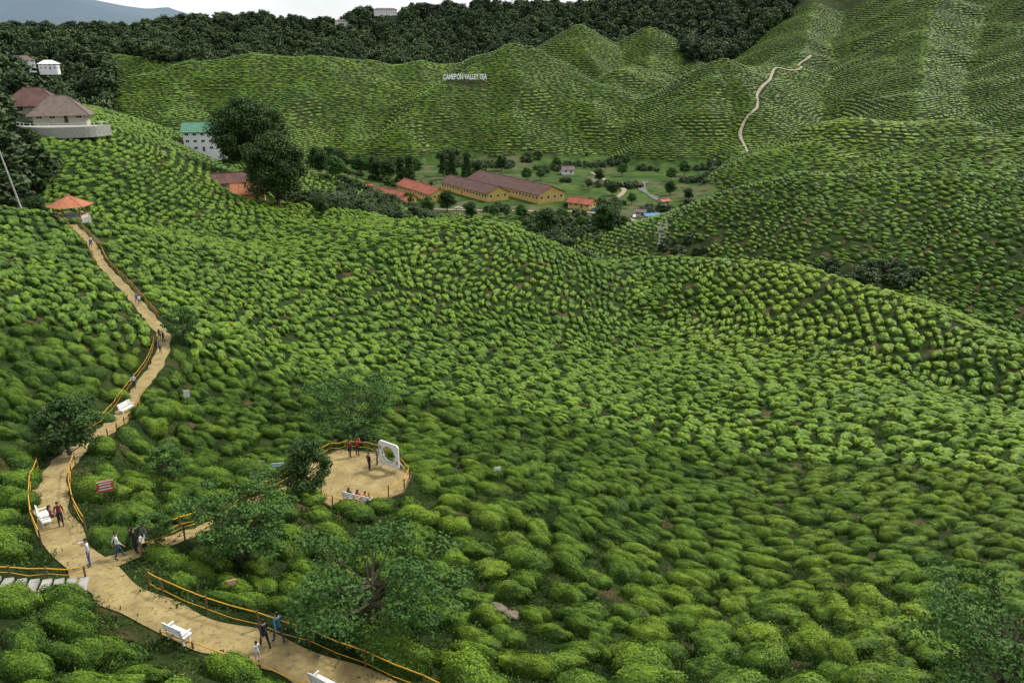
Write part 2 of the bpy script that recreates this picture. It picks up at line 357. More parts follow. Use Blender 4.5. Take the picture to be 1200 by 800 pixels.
def instancer(name,pts,rot,scl,idx,tint,col):
    me=bpy.data.meshes.new(name); n=len(pts); me.vertices.add(n); me.vertices.foreach_set('co',np.asarray(pts,np.float32).ravel())
    for nm,ty,ar,key in(('rot','FLOAT_VECTOR',rot,'vector'),('scl','FLOAT_VECTOR',scl,'vector'),('idx','INT',idx,'value'),('tint','FLOAT',tint,'value')):
        a=me.attributes.new(nm,ty,'POINT'); a.data.foreach_set(key,np.asarray(ar,np.int32 if ty=='INT' else np.float32).ravel())
    me.update(); o=link(bpy.data.objects.new(name,me))
    g=bpy.data.node_groups.new(name,'GeometryNodeTree')
    g.interface.new_socket('Geometry',in_out='INPUT',socket_type='NodeSocketGeometry'); g.interface.new_socket('Geometry',in_out='OUTPUT',socket_type='NodeSocketGeometry')
    gi=g.nodes.new('NodeGroupInput');go=g.nodes.new('NodeGroupOutput');ip=g.nodes.new('GeometryNodeInstanceOnPoints');ci=g.nodes.new('GeometryNodeCollectionInfo')
    ci.inputs['Collection'].default_value=col; ci.inputs['Separate Children'].default_value=True; ci.inputs['Reset Children'].default_value=True
    L=g.links.new
    def na(nm,ty):
        q=g.nodes.new('GeometryNodeInputNamedAttribute'); q.data_type=ty; q.inputs['Name'].default_value=nm; return q.outputs['Attribute']
    L(gi.outputs[0],ip.inputs['Points']);L(ci.outputs[0],ip.inputs['Instance']); ip.inputs['Pick Instance'].default_value=True
    L(na('idx','INT'),ip.inputs['Instance Index']);L(na('rot','FLOAT_VECTOR'),ip.inputs['Rotation']);L(na('scl','FLOAT_VECTOR'),ip.inputs['Scale'])
    L(ip.outputs[0],go.inputs[0]); md=o.modifiers.new('scatter','NODES'); md.node_group=g; return o
# ---------------------------------------------------------------- tea scatter
def cand(r0,r1,half,dens):
    area=half*(r1*r1-r0*r0); k=int(area*dens); r=np.sqrt(R.uniform(r0*r0,r1*r1,k)); t=R.uniform(-half,half,k); return r*np.sin(t),r*np.cos(t)
HALF=math.radians(36.5)
x1,y1=cand(18,300,HALF,1.4); x2,y2=cand(300,1250,HALF,.42)
x=np.r_[x1,x2];y=np.r_[y1,y2]
sfun=lambda r:2.0+.65*sstep(200,650,r)
s=sfun(np.hypot(x,y)); gx=samp(GX,x,y);gy=samp(GY,x,y);g=np.maximum(np.hypot(gx,gy),.12)
dv=s*2.0**np.round(np.log2(g))
for it in range(3):
    v=samp(V,x,y); gx=samp(GX,x,y);gy=samp(GY,x,y); g2=np.maximum(gx*gx+gy*gy,.02)
    e=(v-np.round(v/dv)*dv)/g2; e=np.clip(e,-3,3); x=x-gx*e; y=y-gy*e
h=samp(H,x,y); r=np.hypot(x,y)
ok=~forest_zone(x,y)&~valley_zone(x,y,h)
def clear(pl,w):
    global ok
    mm=np.where((x>pl[:,0].min()-w)&(x<pl[:,0].max()+w)&(y>pl[:,1].min()-w)&(y<pl[:,1].max()+w))[0]
    ok[mm]&=dseg(x[mm],y[mm],pl,False)>w
clear(PATH[::3],1.75);clear(SIDE[::3],1.4);clear(STEP[::2],1.4)
farpath=catmull([(330,940),(305,905),(292,860),(262,840),(245,800),(232,765),(215,735),(205,700),(185,670),(178,620)],8)
clear(farpath,3)
ok&=~(inpoly(x,y,deck)|((dseg(x,y,deck)<.9)&(r<90)))
for cx,cy,cr in[(-146,270,14),(-163,286,13),(-142,382,14),(-89,274,9),(-97,282,8),(-91,166,5.5),(-95,300,4),(-77,262,3),(-26.6,39.9,1.3),(-36.2,69,1.3),(-14.9,29.5,1.0),(-7.3,26.6,1.0)]: ok&=np.hypot(x-cx,y-cy)>cr
ok&=~((abs(x+43)<23)&(y>764)&(y<777))
gap=vn(x,y,5)+vn(x,y,17)*.6
ok&=~((gap>.46)&(R.random(len(x))<.85))
wild=lambda x,y:((np.hypot((x-112)/26,(y-262)/9)<1)|(np.hypot((x-66)/9,(y-300)/22)<1)|(np.hypot((x+66)/16,(y-285)/16)<1)|(np.hypot((x+40)/18,(y-300)/14)<1))
ok&=~wild(x,y)
x=x[ok];y=y[ok];r=r[ok]
gx=samp(GX,x,y);gy=samp(GY,x,y);g=np.maximum(np.hypot(gx,gy),.12); s=sfun(r); sp_=s*2.0**np.round(np.log2(g))/g; sp_=np.clip(sp_,s*.68,s*1.4)
ux=-gy/g;uy=gx/g; un=np.maximum(np.hypot(ux,uy),1e-6);ux/=un;uy/=un
La=s*(1.12+.12*sstep(100,200,r)+.45*sstep(300,600,r))*R.uniform(.70,1.40,len(x)); cth=.68*sp_
kd=kdtree.KDTree(len(x))
for i_,(a_,b_) in enumerate(zip(x.tolist(),y.tolist())): kd.insert((a_,b_,0),i_)
kd.balance()
dead=bytearray(len(x)); keep=[]
xl,yl,uxl,uyl,Ll,cl=[q.tolist() for q in(x,y,ux,uy,La,cth)]
for i_ in range(len(xl)):
    if dead[i_]: continue
    keep.append(i_); X0,Y0,U0,U1,A0,C0=xl[i_],yl[i_],uxl[i_],uyl[i_],Ll[i_],cl[i_]
    for c_,j_,d_ in kd.find_range((X0,Y0,0),max(A0,C0)):
        if j_>i_ and not dead[j_]:
            dx=c_[0]-X0;dy=c_[1]-Y0; a_=(dx*U0+dy*U1)/A0;b_=(dy*U0-dx*U1)/C0
            if a_*a_+b_*b_<1: dead[j_]=1
keep=np.array(keep); x=x[keep];y=y[keep];r=r[keep];ux=ux[keep];uy=uy[keep];sp_=sp_[keep];La=La[keep]
h=samp(H,x,y); nx=-samp(HX,x,y);ny=-samp(HY,x,y)
def eulers(ux,uy,nx,ny,k=.7):
    Z=np.stack([nx*k,ny*k,np.ones_like(nx)],1); Z/=np.linalg.norm(Z,axis=1)[:,None]
    U=np.stack([ux,uy,0*ux],1); Yv=np.cross(Z,U); Yv/=np.linalg.norm(Yv,axis=1)[:,None]; Xv=np.cross(Yv,Z)
    return np.stack([np.arctan2(Yv[:,2],Z[:,2]),np.arcsin(np.clip(-Xv[:,2],-1,1)),np.arctan2(Xv[:,1],Xv[:,0])],1)
jit=R.normal(0,1,len(x))*(.24-.14*sstep(100,400,r)); flip=np.where(R.random(len(x))<.5,1,-1)
ux_=(ux*np.cos(jit)-uy*np.sin(jit))*flip; uy_=(ux*np.sin(jit)+uy*np.cos(jit))*flip
E=eulers(ux_,uy_,nx,ny)
off=R.normal(0,.12,len(x))
px_=x-uy*off; py_=y+ux*off
Sx=La*(R.uniform(.48,.57,len(x))+.07*sstep(300,600,r)); Sy=sp_*.5*R.uniform(.72,.90,len(x)); Sz=R.uniform(.75,1.15,len(x))*(.50+.58*Sy)*(1-.25*sstep(300,700,r))
tint=.45+.38*vn(x,y,35)+.28*vn(x,y,9)+R.normal(0,.12,len(x))
tint+=.45*np.exp(-(((x-231)/70)**2+((y-560)/60)**2))+.3*np.exp(-(((x-75)/35)**2+((y-200)/30)**2))+.15*sstep(-20,50,x)*(r<250)-.10*sstep(-10,-60,x)*(r<120)-.05*sstep(400,700,r)  # light patches on the mound and spur painted in as lighter bush colour
tint=np.clip(tint,0,1)
pts=np.stack([px_,py_,h],1); scl=np.stack([Sx,Sy,Sz],1)
for k_,(a_,b_,cc) in enumerate(((0,105,c_near),(105,280,c_mid),(280,5000,c_far))):
    q=(r>=a_)&(r<b_); instancer('tea_bushes',pts[q],E[q],scl[q],R.integers(0,len(cc.objects),q.sum()),tint[q],cc)
# ---------------------------------------------------------------- weeds between the bushes
def weed(seed):
    rg=np.random.default_rng(seed); k=50; c=rg.normal(size=(k,3))*np.array([.30,.30,.07])+np.array([0,0,.12]); no=rg.normal(size=(k,3))*np.array([1,1,.6])+np.array([0,0,.3]); no/=np.linalg.norm(no,axis=1)[:,None]
    lv,lf=leafset(c,no,.085,rg,.35); return mesh_np('weed_mesh',[(lv,lf,M_weed)],np.repeat(rg.random(k)**2,4),seed)
c_weed=coll('weed_clump',[weed(i) for i in range(5)])
xs,ys=cand(19,60,HALF,2.2); xq,yq=cand(60,120,HALF,.6); xs=np.r_[xs,xq];ys=np.r_[ys,yq]
q=(dseg(xs,ys,PATH[::4],False)>1.1)&~inpoly(xs,ys,deck)&(dseg(xs,ys,SIDE[::4],False)>.75)&(dseg(xs,ys,STEP[::3],False)>.85)
xs=xs[q];ys=ys[q]; kx=len(xs); sw=R.uniform(.5,1.3,kx)
instancer('weeds',np.stack([xs,ys,samp(H,xs,ys)],1),np.stack([0*xs,0*xs,R.uniform(0,6.28,kx)],1),np.stack([sw,sw,sw],1),R.integers(0,5,kx),np.clip(R.normal(.3,.25,kx),0,1),c_weed)
# ---------------------------------------------------------------- trees
def tree_mesh(seed,height,cr,crown0=.35,nb=26,lpc=90,ls=.16,flat=.5,clump=.9,lm=None,trunk=.16,shape='round',bend=.3):
    rg=np.random.default_rng(seed); mb=MB(); lm=lm or M_leaf
    tp=[Vector((0,0,-.5))]
    for i in range(1,6):
        t=i/5; tp.append(Vector((rg.normal()*bend*t,rg.normal()*bend*t,height*.86*t)))
    mb.tube(tp,[trunk*(1-.16*i)*(1.25 if i==0 else 1) for i in range(6)],M_bark,7)
    cens=[];rad=[]
    for k in range(nb):
        t=crown0+(1-crown0)*((k+.5)/nb)**.85; u=(t-crown0)/(1-crown0)
        if shape=='round': rr_=cr*math.sqrt(max(.06,1-(2*u-.85)**2*.85))
        elif shape=='cone': rr_=cr*(1-u)*1.0+.15
        else: rr_=cr*(.45+.55*math.sin(min(1,u*1.15)*math.pi*.62))
        a=k*2.4+rg.normal()*.4; q=rr_*rg.uniform(.35,1.0)
        c=Vector((math.cos(a)*q,math.sin(a)*q,height*t))
        s=t*5*.8; i0=min(4,int(max(0,s-.6))); st=tp[i0].lerp(tp[i0+1],.6)
        if c.z<st.z: st=tp[max(0,i0-1)].lerp(tp[i0],.7)
        mid=st.lerp(c,.5)+Vector((0,0,-.04*height*.5)); mb.tube([st,mid,c],[trunk*.35,trunk*.22,trunk*.06],M_bark,5,False)
        cens.append(c); rad.append(clump*rg.uniform(.7,1.3))
    cen=[];nor=[];yy=[]
    for c,q in zip(cens,rad):
        d=rg.normal(size=(lpc,3)); d/=np.linalg.norm(d,axis=1)[:,None]; p=d*(rg.random((lpc,1))**.45)*q*np.array([1,1,flat])
        cen.append(p+np.array(c[:])); nn_=d*.5+np.array([0,0,.7])+rg.normal(size=(lpc,3))*.5; nor.append(nn_/np.linalg.norm(nn_,axis=1)[:,None])
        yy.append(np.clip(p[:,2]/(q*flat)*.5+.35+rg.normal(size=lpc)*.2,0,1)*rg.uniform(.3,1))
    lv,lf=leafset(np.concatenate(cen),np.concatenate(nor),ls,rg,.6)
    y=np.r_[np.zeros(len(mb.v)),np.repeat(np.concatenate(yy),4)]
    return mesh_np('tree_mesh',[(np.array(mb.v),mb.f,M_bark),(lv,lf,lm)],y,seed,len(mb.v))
def put(name,me,x,y,dz=0,s=1,rz=None):
    o=link(bpy.data.objects.new(name,me)); o.location=(x,y,hz(x,y)+dz); o.scale=(s,s,s); o.rotation_euler=(0,0,random.uniform(0,6) if rz is None else rz); return o
put('feathery_tree',tree_mesh(1,7.8,4.4,.35,42,170,.12,.28,1.1,shape='umb'),-15.3,70)
tD=tree_mesh(2,4.6,2.4,.3,24,120,.13,.5,.7)
put('small_tree',tD,-43.6,100.5)
put('dark_tree',tree_mesh(3,4.2,2.5,.3,30,170,.12,.45,.8,lm=M_leafD),-31.6,51.5)
tN=tree_mesh(4,4.8,1.7,.25,32,180,.10,.6,.65,lm=M_leafD)
put('dark_tree',tN,-14.9,51.6)
put('small_tree',tN,-12.6,63.0,s=.8); put('small_tree',tD,-24.0,49.5,s=.62); put('small_tree',tD,-19.5,33.2+4.6,s=.45)
put('feathery_tree',tree_mesh(5,4.9,3.2,.3,44,190,.10,.30,.85,shape='umb'),-14.9,38.4)
put('feathery_tree',tree_mesh(6,5.2,4.2,.3,54,180,.10,.24,.95,shape='umb'),-6.6,30.8)
put('feathery_tree',tree_mesh(7,5.4,3.6,.25,50,180,.09,.3,.9,shape='umb'),19.2,25.2)
put('broadleaf_tree',tree_mesh(8,29,13.5,.3,110,300,.42,.7,3.6,lm=M_leafD,trunk=.7,bend=.8),-96,300)
put('broadleaf_tree',tree_mesh(9,22,9.5,.25,80,300,.38,.8,2.8,lm=M_leafD,trunk=.6,bend=.6),-76.5,263)
tA=tree_mesh(10,20,4.5,.15,44,160,.45,.6,2.2,lm=M_leafD,trunk=.35,shape='cone')
tB=tree_mesh(11,14,6,.3,34,160,.45,.7,2.6,lm=M_leafD,trunk=.35)
tC=tree_mesh(12,13,5,.35,30,130,.42,.6,2.2,lm=M_leaf,trunk=.3)
for X_,Y_,s_ in((-67,530,1.0),(-74,540,.9),(-42,572,.95),(-31,560,.95),(-50,590,.8)): put('cypress_tree',tA,X_,Y_,s=s_)
for X_,Y_,s_ in((-118,560,1.1),(-105,565,1.2),(-94,560,1.1),(-128,575,1.1),(-84,552,1),(-70,585,1),(43,372,1.0),(47,380,.9),(16.6,388,.9),(-36,445,.8),(-60,462,.6),(10,560,.7),(20,566,.6),(60,560,.6),(-100,420,1),(-88,405,.9),(-118,395,.8),(150,470,.7),(120,455,.7),(-10,430,.5),(5,425,.6),(28,420,.5),(-22,425,.6),(35,405,.5),(55,395,.5),(-45,430,.7),(62,500,.6),(80,590,.7),(-8,620,.8),(110,560,.7),(50,525,.5),(90,640,.6),(25,590,.5),(70,470,.5),(98,500,.6),(105,480,.5),(-25,600,.7),(35,640,.6),(125,590,.8),(58,445,.45),(-80,520,.6)):
    put('broadleaf_tree',random.choice([tB,tC]),X_,Y_,s=s_)
for X_,Y_,s_ in((-60,250,.45),(-108,182,.4),(-124,388,.6)): put('broadleaf_tree',tB,X_,Y_,s=s_)
fm=[]
for i in range(8):
    fm.append(tree_mesh(60+i,1.0,.42,.25,18,34,.07,.75,.19,lm=M_forest,trunk=.03,bend=.03))
c_for=coll('forest_tree',fm)
xs,ys=cand(180,2000,math.radians(38),.012); q=forest_zone(xs,ys); xs=xs[q];ys=ys[q]
q=(np.hypot(xs+407,ys-700)>14)&(np.hypot(xs+165,ys-288)>14)&(np.hypot(xs+142,ys-382)>14)&(np.hypot(xs+146,ys-270)>15)&~((abs(xs+200)<24)&(ys>1335)&(ys<1410))&~((abs(xs+262)<14)&(ys>1300)&(ys<1370))&~((abs(xs+397)<16)&(ys>665)&(ys<700)); xs=xs[q];ys=ys[q]
sc_=R.uniform(8,20,len(xs)); sc_=np.where(ys<330,sc_*.6,sc_)
def scatter(name,xs,ys,sx,sz,col,t0=.5,tv=.25,sink=.08):
    k=len(xs); instancer(name,np.stack([xs,ys,samp(H,xs,ys)-sink*sz],1),np.stack([0*xs,0*xs,R.uniform(0,6.28,k)],1),np.stack([sx,sx,sz],1),R.integers(0,len(col.objects),k),np.clip(R.normal(t0,tv,k)+vn(xs,ys,120)*.6,0,1),col)
scatter('forest',xs,ys,sc_*R.uniform(.9,1.3,len(xs)),sc_,c_for,.6,.3)
xs,ys=cand(170,720,HALF,.06); hh=samp(H,xs,ys)
q=wild(xs,ys)|((valley_zone(xs,ys,hh))&(vn(xs,ys,22)>.19)&(np.hypot((xs+20)/75,(ys-500)/45)>1))|((vn(xs,ys,30)>.12)&(hh<-62)&(hh>-86)&(ys<440)&(ys>250)&(xs<62))
xs=xs[q];ys=ys[q]; ss=R.uniform(2.0,5,len(xs)); scatter('shrubs',xs,ys,ss*1.3,ss,c_for,.75,.25,.2)
# ---------------------------------------------------------------- valley roads, stream
M_water=mat('stream_water',(.13,.125,.10),.6,.5,.3,.4)
M_track=mat('pale_track',(.30,.265,.18),.9,.35,.3)
def flat(pl,step=4): return catmull([(a,b,0) for a,b in pl],step)
ribbon('stream',flat([(92,560),(84,520),(88,480),(80,440),(84,410),(80,380),(66,345),(60,320)]),3.6,M_water,.35,.5)
ribbon('dirt_road',flat([(60,610),(66,560),(72,520),(60,480),(48,455),(64,425),(70,395),(52,360)]),3.4,M_track,.4,.3)
ribbon('dirt_road',flat([(-95,470),(-60,455),(-20,450),(30,448),(60,440)]),3.2,M_track,.4,.2)
ribbon('dirt_road',farpath,2.4,M_track,.5,.25)
# ---------------------------------------------------------------- houses
M_win=mat('window_glass',(.03,.035,.04),.15,.2,1,0)
M_white=mat('white_paint',(.74,.74,.72),.55,.1,2,.1)
M_yel=mat('yellow_wall',(.62,.42,.13),.8,.15,.6)
M_cream=mat('cream_wall',(.55,.50,.38),.8,.15,.6)
M_brown=mat('brown_tin_roof',(.11,.055,.042),.6,.35,.3)
M_red=mat('red_tin_roof',(.33,.095,.05),.6,.35,.3)
M_orange=mat('orange_roof',(.38,.14,.065),.7,.3,.8)
M_green=mat('green_roof',(.09,.22,.14),.6,.2,.5)
M_grey=mat('grey_shingle',(.16,.12,.10),.8,.3,.8)
M_blue=mat('blue_tin',(.10,.22,.36),.5,.2,.6)
def house(name,x,y,L,D,hw,rh,rot,wall,roof,kind='gable',stor=1,oh=.9,dz=0,z=None):
    if z is None: z=min(hz(x+a*L*.4,y+b*D*.4) for a in(-1,0,1) for b in(-1,0,1))+dz+ (0 if dz else .8)
    e=empty(name,(x,y,z),rot)
    w=MB(); w.box((0,0,hw/2-2),(L,D,hw+4),wall)
    if kind=='gable':
        for sx in(-1,1):
            xx=sx*(L/2-.15); w.add([(xx-.14,-D/2,hw),(xx-.14,D/2,hw),(xx-.14,0,hw+rh),(xx+.14,-D/2,hw),(xx+.14,D/2,hw),(xx+.14,0,hw+rh)],[(0,1,2),(3,5,4),(0,2,5,3),(1,4,5,2)],wall)
    w.obj('walls',e)
    rf=MB(); a=L/2+oh;b_=D/2+oh; dz_=rh*oh/(D/2)
    if kind=='gable':
        for sy in(-1,1):
            v=[(-a,sy*b_,hw-dz_),(a,sy*b_,hw-dz_),(a,0,hw+rh),(-a,0,hw+rh)]
            v+= [(p[0],p[1],p[2]+.22) for p in v]
            rf.add(v,[(0,1,2,3),(4,7,6,5),(0,4,5,1),(1,5,6,2),(3,2,6,7),(0,3,7,4)],roof)
        rf.box((0,0,hw+rh+.26),(2*a,.5,.16),roof)
        k=int(L/2.2)
        for i in range(1,k):
            for sy in(-1,1):
                t=-a+2*a*i/k; rf.tube([(t,sy*b_,hw-dz_+.25),(t,0,hw+rh+.25)],.06,roof,4)
    else:
        rl=max(.3,(L-D)/2)
        v=[(-a,-b_,hw-dz_),(a,-b_,hw-dz_),(a,b_,hw-dz_),(-a,b_,hw-dz_),(-rl,0,hw+rh),(rl,0,hw+rh)]
        rf.add(v,[(0,1,5,4),(1,2,5),(2,3,4,5),(3,0,4),(0,3,2,1)],roof)
        for p,q2 in((0,4),(1,5),(2,5),(3,4),(4,5)): rf.tube([v[p],v[q2]],.14,roof,5)
    rf.obj('roof',e)
    wn=MB(); fr=MB(); sh=hw/stor
    for st in range(stor):
        zc=st*sh+sh*.55; k=max(2,int(L/3.4))
        for sy in(-1,1):
            for i in range(k):
                t=-L/2+L*(i+.5)/k
                if st==0 and i==k//2: wn.box((t,sy*D/2,1.05),(1.1,.10,2.1),M_bark); continue
                fr.box((t,sy*D/2,zc),(1.7,.10,sh*.42),M_white); wn.box((t-.39,sy*(D/2+.03),zc),(.68,.10,sh*.34),M_win); wn.box((t+.39,sy*(D/2+.03),zc),(.68,.10,sh*.34),M_win)
        k=max(1,int(D/4))
        for sx in(-1,1):
            for i in range(k):
                t=-D/2+D*(i+.5)/k; fr.box((sx*L/2,t,zc),(.10,1.5,sh*.42),M_white); wn.box((sx*(L/2+.03),t,zc),(.10,1.3,sh*.34),M_win)
    fr.obj('window_frames',e); wn.obj('windows_and_doors',e); return e
def ang(a,b): return math.atan2(b[1]-a[1],b[0]-a[0])
house('tea_factory',1,510,80,19,4.6,4.2,ang((25,474),(-23,545)),M_yel,M_brown)
house('tea_factory',-24,505,56,15,4.2,3.6,ang((-5,478),(-40,530)),M_yel,M_brown)
house('workers_house',-56,499,46,11,4,3.0,ang((-43,474),(-75,524)),M_yel,M_red)
house('workers_house',-74,481,40,10,3.6,2.8,ang((-61,461),(-94,492)),M_yel,M_red)
house('workers_house',-92,494,12,8,3.2,2.2,.3,M_cream,M_red)
house('workers_house',-66,462,14,7,3.2,2.2,-.4,M_yel,M_red)
house('cottage',40,458,14,8,3,2.2,-.6,M_yel,M_red)
house('shed',74,424,7,4.5,2.4,.8,.2,M_blue,M_blue)
house('shed',70,436,5,4,2.2,.8,-.3,M_cream,M_grey)
house('shed',88,466,5,4,2.2,.8,.5,M_cream,M_red)
house('shed',52,540,7,5,2.4,1.2,.9,M_cream,M_grey)
house('cottage',41,602,8,6,3,2,.2,M_white,M_grey)
house('hillside_building',180,940,26,10,5,3,.1,M_cream,M_grey)
house('hillside_villa',-145,268,15,10,3.6,4.4,.35,M_cream,M_grey,'hip',oh=1.6,z=-21.2)
house('hillside_villa',-163,286,17,12,4.5,4.6,.3,M_cream,M_brown,'hip',oh=1.5,z=-20.5)
house('green_roof_hotel',-142,382,17,11,9,3.5,.15,M_white,M_green,'gable',3,z=-43)
house('cottage',-88,270,10,7,3.4,2.6,.25,M_yel,M_orange)
house('cottage',-98,280,11,7,3.6,2.4,.5,M_cream,M_brown)
house('white_apartment_building',-405,700,22,10,6,3,.5,M_white,M_grey,'hip',2,z=-12)
house('white_apartment_building',-388,712,14,8,5,2.5,.2,M_white,M_white,'hip',2,z=-14)
house('white_apartment_building',-200,1370,36,10,6,2,.2,M_white,M_grey,'hip',2,dz=6)
house('white_apartment_building',-262,1335,22,10,6,2,.2,M_white,M_grey,'hip',2,dz=6)
# parked cars by the works road
M_tyre=mat('tyre',(.02,.02,.02),.8,.2,3,0)
def car(x,y,rz,body):
    z=hz(x,y)+.45; e=empty('parked_car',(x,y,z),rz); b_=MB()
    pr=[(-2.1,.35),(-2.15,.8),(-1.9,.95),(-1.3,1.0),(-.9,1.45),(.6,1.48),(1.15,1.02),(2.0,.85),(2.15,.6),(2.1,.35)]
    vs=[(a,-.82 if z_<1.1 else -.66,z_) for a,z_ in pr]+[(a,.82 if z_<1.1 else .66,z_) for a,z_ in pr]; k=len(pr)
    b_.add(vs,[tuple(range(k)),tuple(range(2*k-1,k-1,-1))]+[(i,k+i,k+(i+1)%k,(i+1)%k) for i in range(k)],body); b_.obj('body',e)
    g_=MB()
    for sy in(-1,1): g_.add([(-1.15,sy*.825,1.06),(1.0,sy*.825,1.06),(.55,sy*.70,1.40),(-.85,sy*.70,1.40)],[(0,1,2,3)],M_win)
    g_.add([(1.13,-.66,1.07),(1.13,.66,1.07),(.68,.60,1.44),(.68,-.60,1.44)],[(0,1,2,3)],M_win); g_.obj('windows',e)
    w_=MB()
    for sx in(-1.3,1.35):
        for sy in(-1,1): w_.tube([(sx,sy*.65,.33),(sx,sy*.86,.33)],.33,M_tyre,12)
    w_.obj('wheels',e)
for a,b,c,d in((52,447,.3,M_white),(57,443,.5,M_white),(46,450,.2,M_blue),(-30,452,.1,M_white),(66,431,1.4,M_white)): car(a,b,c,d)
mb=MB()
tp=[(-154,258),(-148,253.0),(-139,251.5),(-130,255),(-127,262)]
tp=[(p[0],p[1]) for p in catmull(tp,1.5)]
for i in range(len(tp)-1):
    a_,b_=tp[i],tp[i+1]; c_=((a_[0]+b_[0])/2,(a_[1]+b_[1])/2); L_=math.dist(a_,b_); an=ang(a_,b_)
    mb.box((c_[0],c_[1],-23.2),(L_+.05,.5,3.2),M_conc,an)
    mb.box((c_[0],c_[1],-20.5),(L_+.05,.12,.10),M_white,an)
    if i%2==0: mb.box((a_[0],a_[1],-21.05),(.12,.14,.98),M_white,an)
vs=[(a,b,-21.65) for a,b in tp]; mb.add(vs,[tuple(range(len(vs)))],M_conc)
mb.obj('terrace_wall')
def gazebo(x,y,s):
    z=hz(x,y); e=empty('gazebo',(x,y,z),.5); p=MB();r_=MB();f=MB(); n_=6
    f.tube([(0,0,-1.5),(0,0,.25)],s*1.0,M_conc,n_); f.obj('floor',e)
    for i in range(n_):
        a=i*math.pi/3; b=a+math.pi/3; A_=(math.cos(a)*s*.9,math.sin(a)*s*.9); B_=(math.cos(b)*s*.9,math.sin(b)*s*.9)
        p.tube([(*A_,0.2),(*A_,3.1)],.14,M_orange,8)
        if i!=4:
            p.tube([(*A_,1.15),(*B_,1.15)],.07,M_orange,6); p.tube([(*A_,.7),(*B_,.7)],.05,M_orange,6)
            c_=((A_[0]+B_[0])/2,(A_[1]+B_[1])/2); p.box((c_[0],c_[1],.5),(math.dist(A_,B_)*.96,.14,.6),M_cream,ang(A_,B_))
        p.tube([(*A_,3.0),(*B_,3.0)],.1,M_bark,6)
    p.obj('posts_and_rails',e)
    v=[(math.cos(i*math.pi/3)*s*1.3,math.sin(i*math.pi/3)*s*1.3,2.75) for i in range(6)]+[(math.cos(i*math.pi/3)*s*.12,math.sin(i*math.pi/3)*s*.12,2.75+s*.52) for i in range(6)]
    r_.add(v,[(i,(i+1)%6,6+(i+1)%6,6+i) for i in range(6)]+[tuple(range(6,12)),tuple(range(5,-1,-1))],M_orange)
    for i in range(6): r_.tube([v[i],v[i+6]],.09,M_orange,5)
    r_.tube([(0,0,2.75+s*.5),(0,0,3.1+s*.6)],[.25,.08],M_orange,6); r_.obj('roof',e)
gazebo(-91.5,166,3.5)
mb=MB()
mb.tube([(-99,162,-31),(-103.5,164,-12.5)],[.20,.12],M_conc,8); mb.box((-103.3,163.9,-13.4),(1.8,.12,.12),M_bark,.3); mb.tube([(-103.4,163.9,-13),(-104.6,163.2,-12.6)],.05,M_conc,5)
mb.obj('utility_pole')
mb=MB(); x0,y0=0,1420; z0=hz(x0,y0)+2
M_mast=mat('mast_paint',(.45,.25,.22),.6,.4,.2)
for a in range(3):
    mb.tube([(x0+2.2*math.cos(a*2.09),y0+2.2*math.sin(a*2.09),z0-8),(x0+.4*math.cos(a*2.09),y0+.4*math.sin(a*2.09),z0+45)],.35,M_mast,5)
for i in range(14):
    t=i/14; w_=2.2*(1-t)+.4*t; zz=z0+45*t
    for a in range(3): mb.tube([(x0+w_*math.cos(a*2.09),y0+w_*math.sin(a*2.09),zz),(x0+w_*math.cos((a+1)*2.09),y0+w_*math.sin((a+1)*2.09),zz+3.2)],.15,M_mast,4)
mb.obj('radio_mast')
cu=bpy.data.curves.new('hillside_letters','FONT'); cu.body='CAMERON VALLEY TEA'; cu.size=4.4; cu.extrude=.25; cu.offset=.16; cu.align_x='CENTER'; cu.space_character=1.0
cu.materials.append(M_white)
o=link(bpy.data.objects.new('hillside_letters',cu)); zl=max(hz(-43+a,774) for a in(-20,-10,0,10,20)); o.location=(-43,773.5,zl+.8); o.rotation_euler=(math.radians(78),0,0); o.scale=(.86,1.5,1)
mb=MB()
for a in range(-18,20,4): mb.tube([(-43+a,775,hz(-43+a,775)-.5),(-43+a,775,zl+4.5)],.12,M_bark,5)
mb.obj('letter_supports')
# ---------------------------------------------------------------- fences
M_rail=mat('yellow_rail',(.62,.33,.03),.55,.2,3,.1)
M_post=mat('fence_post',(.16,.10,.05),.85,.3,6)
def fence(name,pl,h=1.0,sp=2.6,rails=(.95,.5),r=.028,zf=None):
    mb=MB(); pl=catmull([(a,b,0) for a,b in pl],.5) if zf is None else linear(pl,.4); acc=0;posts=[pl[0]]
    for i in range(1,len(pl)):
        acc+=np.linalg.norm(pl[i]-pl[i-1])
        if acc>=sp: posts.append(pl[i]);acc=0
    if np.linalg.norm(posts[-1]-pl[-1])>.6: posts.append(pl[-1])
    P3=[]
    for p in posts:
        z=hz(p[0],p[1]) if zf is None else zf; P3.append(Vector((p[0],p[1],z))); lean=Vector((random.gauss(0,.04),random.gauss(0,.04),0))
        mb.tube([P3[-1]-Vector((0,0,.4)),P3[-1]+Vector((0,0,h*random.uniform(.95,1.12)))+lean],.05,M_post,7)
    for i in range(len(P3)-1):
        for k,q in enumerate(rails):
            a=P3[i]+Vector((0,0,q*h));b=P3[i+1]+Vector((0,0,q*h)); mid=a.lerp(b,.5)-Vector((0,0,random.uniform(.03,.12)+.05*k))
            mb.tube([a,mid,b],r if k==0 else r*.6,M_rail,6)
    return mb.obj(name)
def offset(pl,d):
    out=[]
    for i,p in enumerate(pl):
        t=pl[min(i+1,len(pl)-1)][:2]-pl[max(i-1,0)][:2]; t=t/np.linalg.norm(t); out.append((p[0]+t[1]*d,p[1]-t[0]*d))
    return out
Pm=np.array(path_pts)
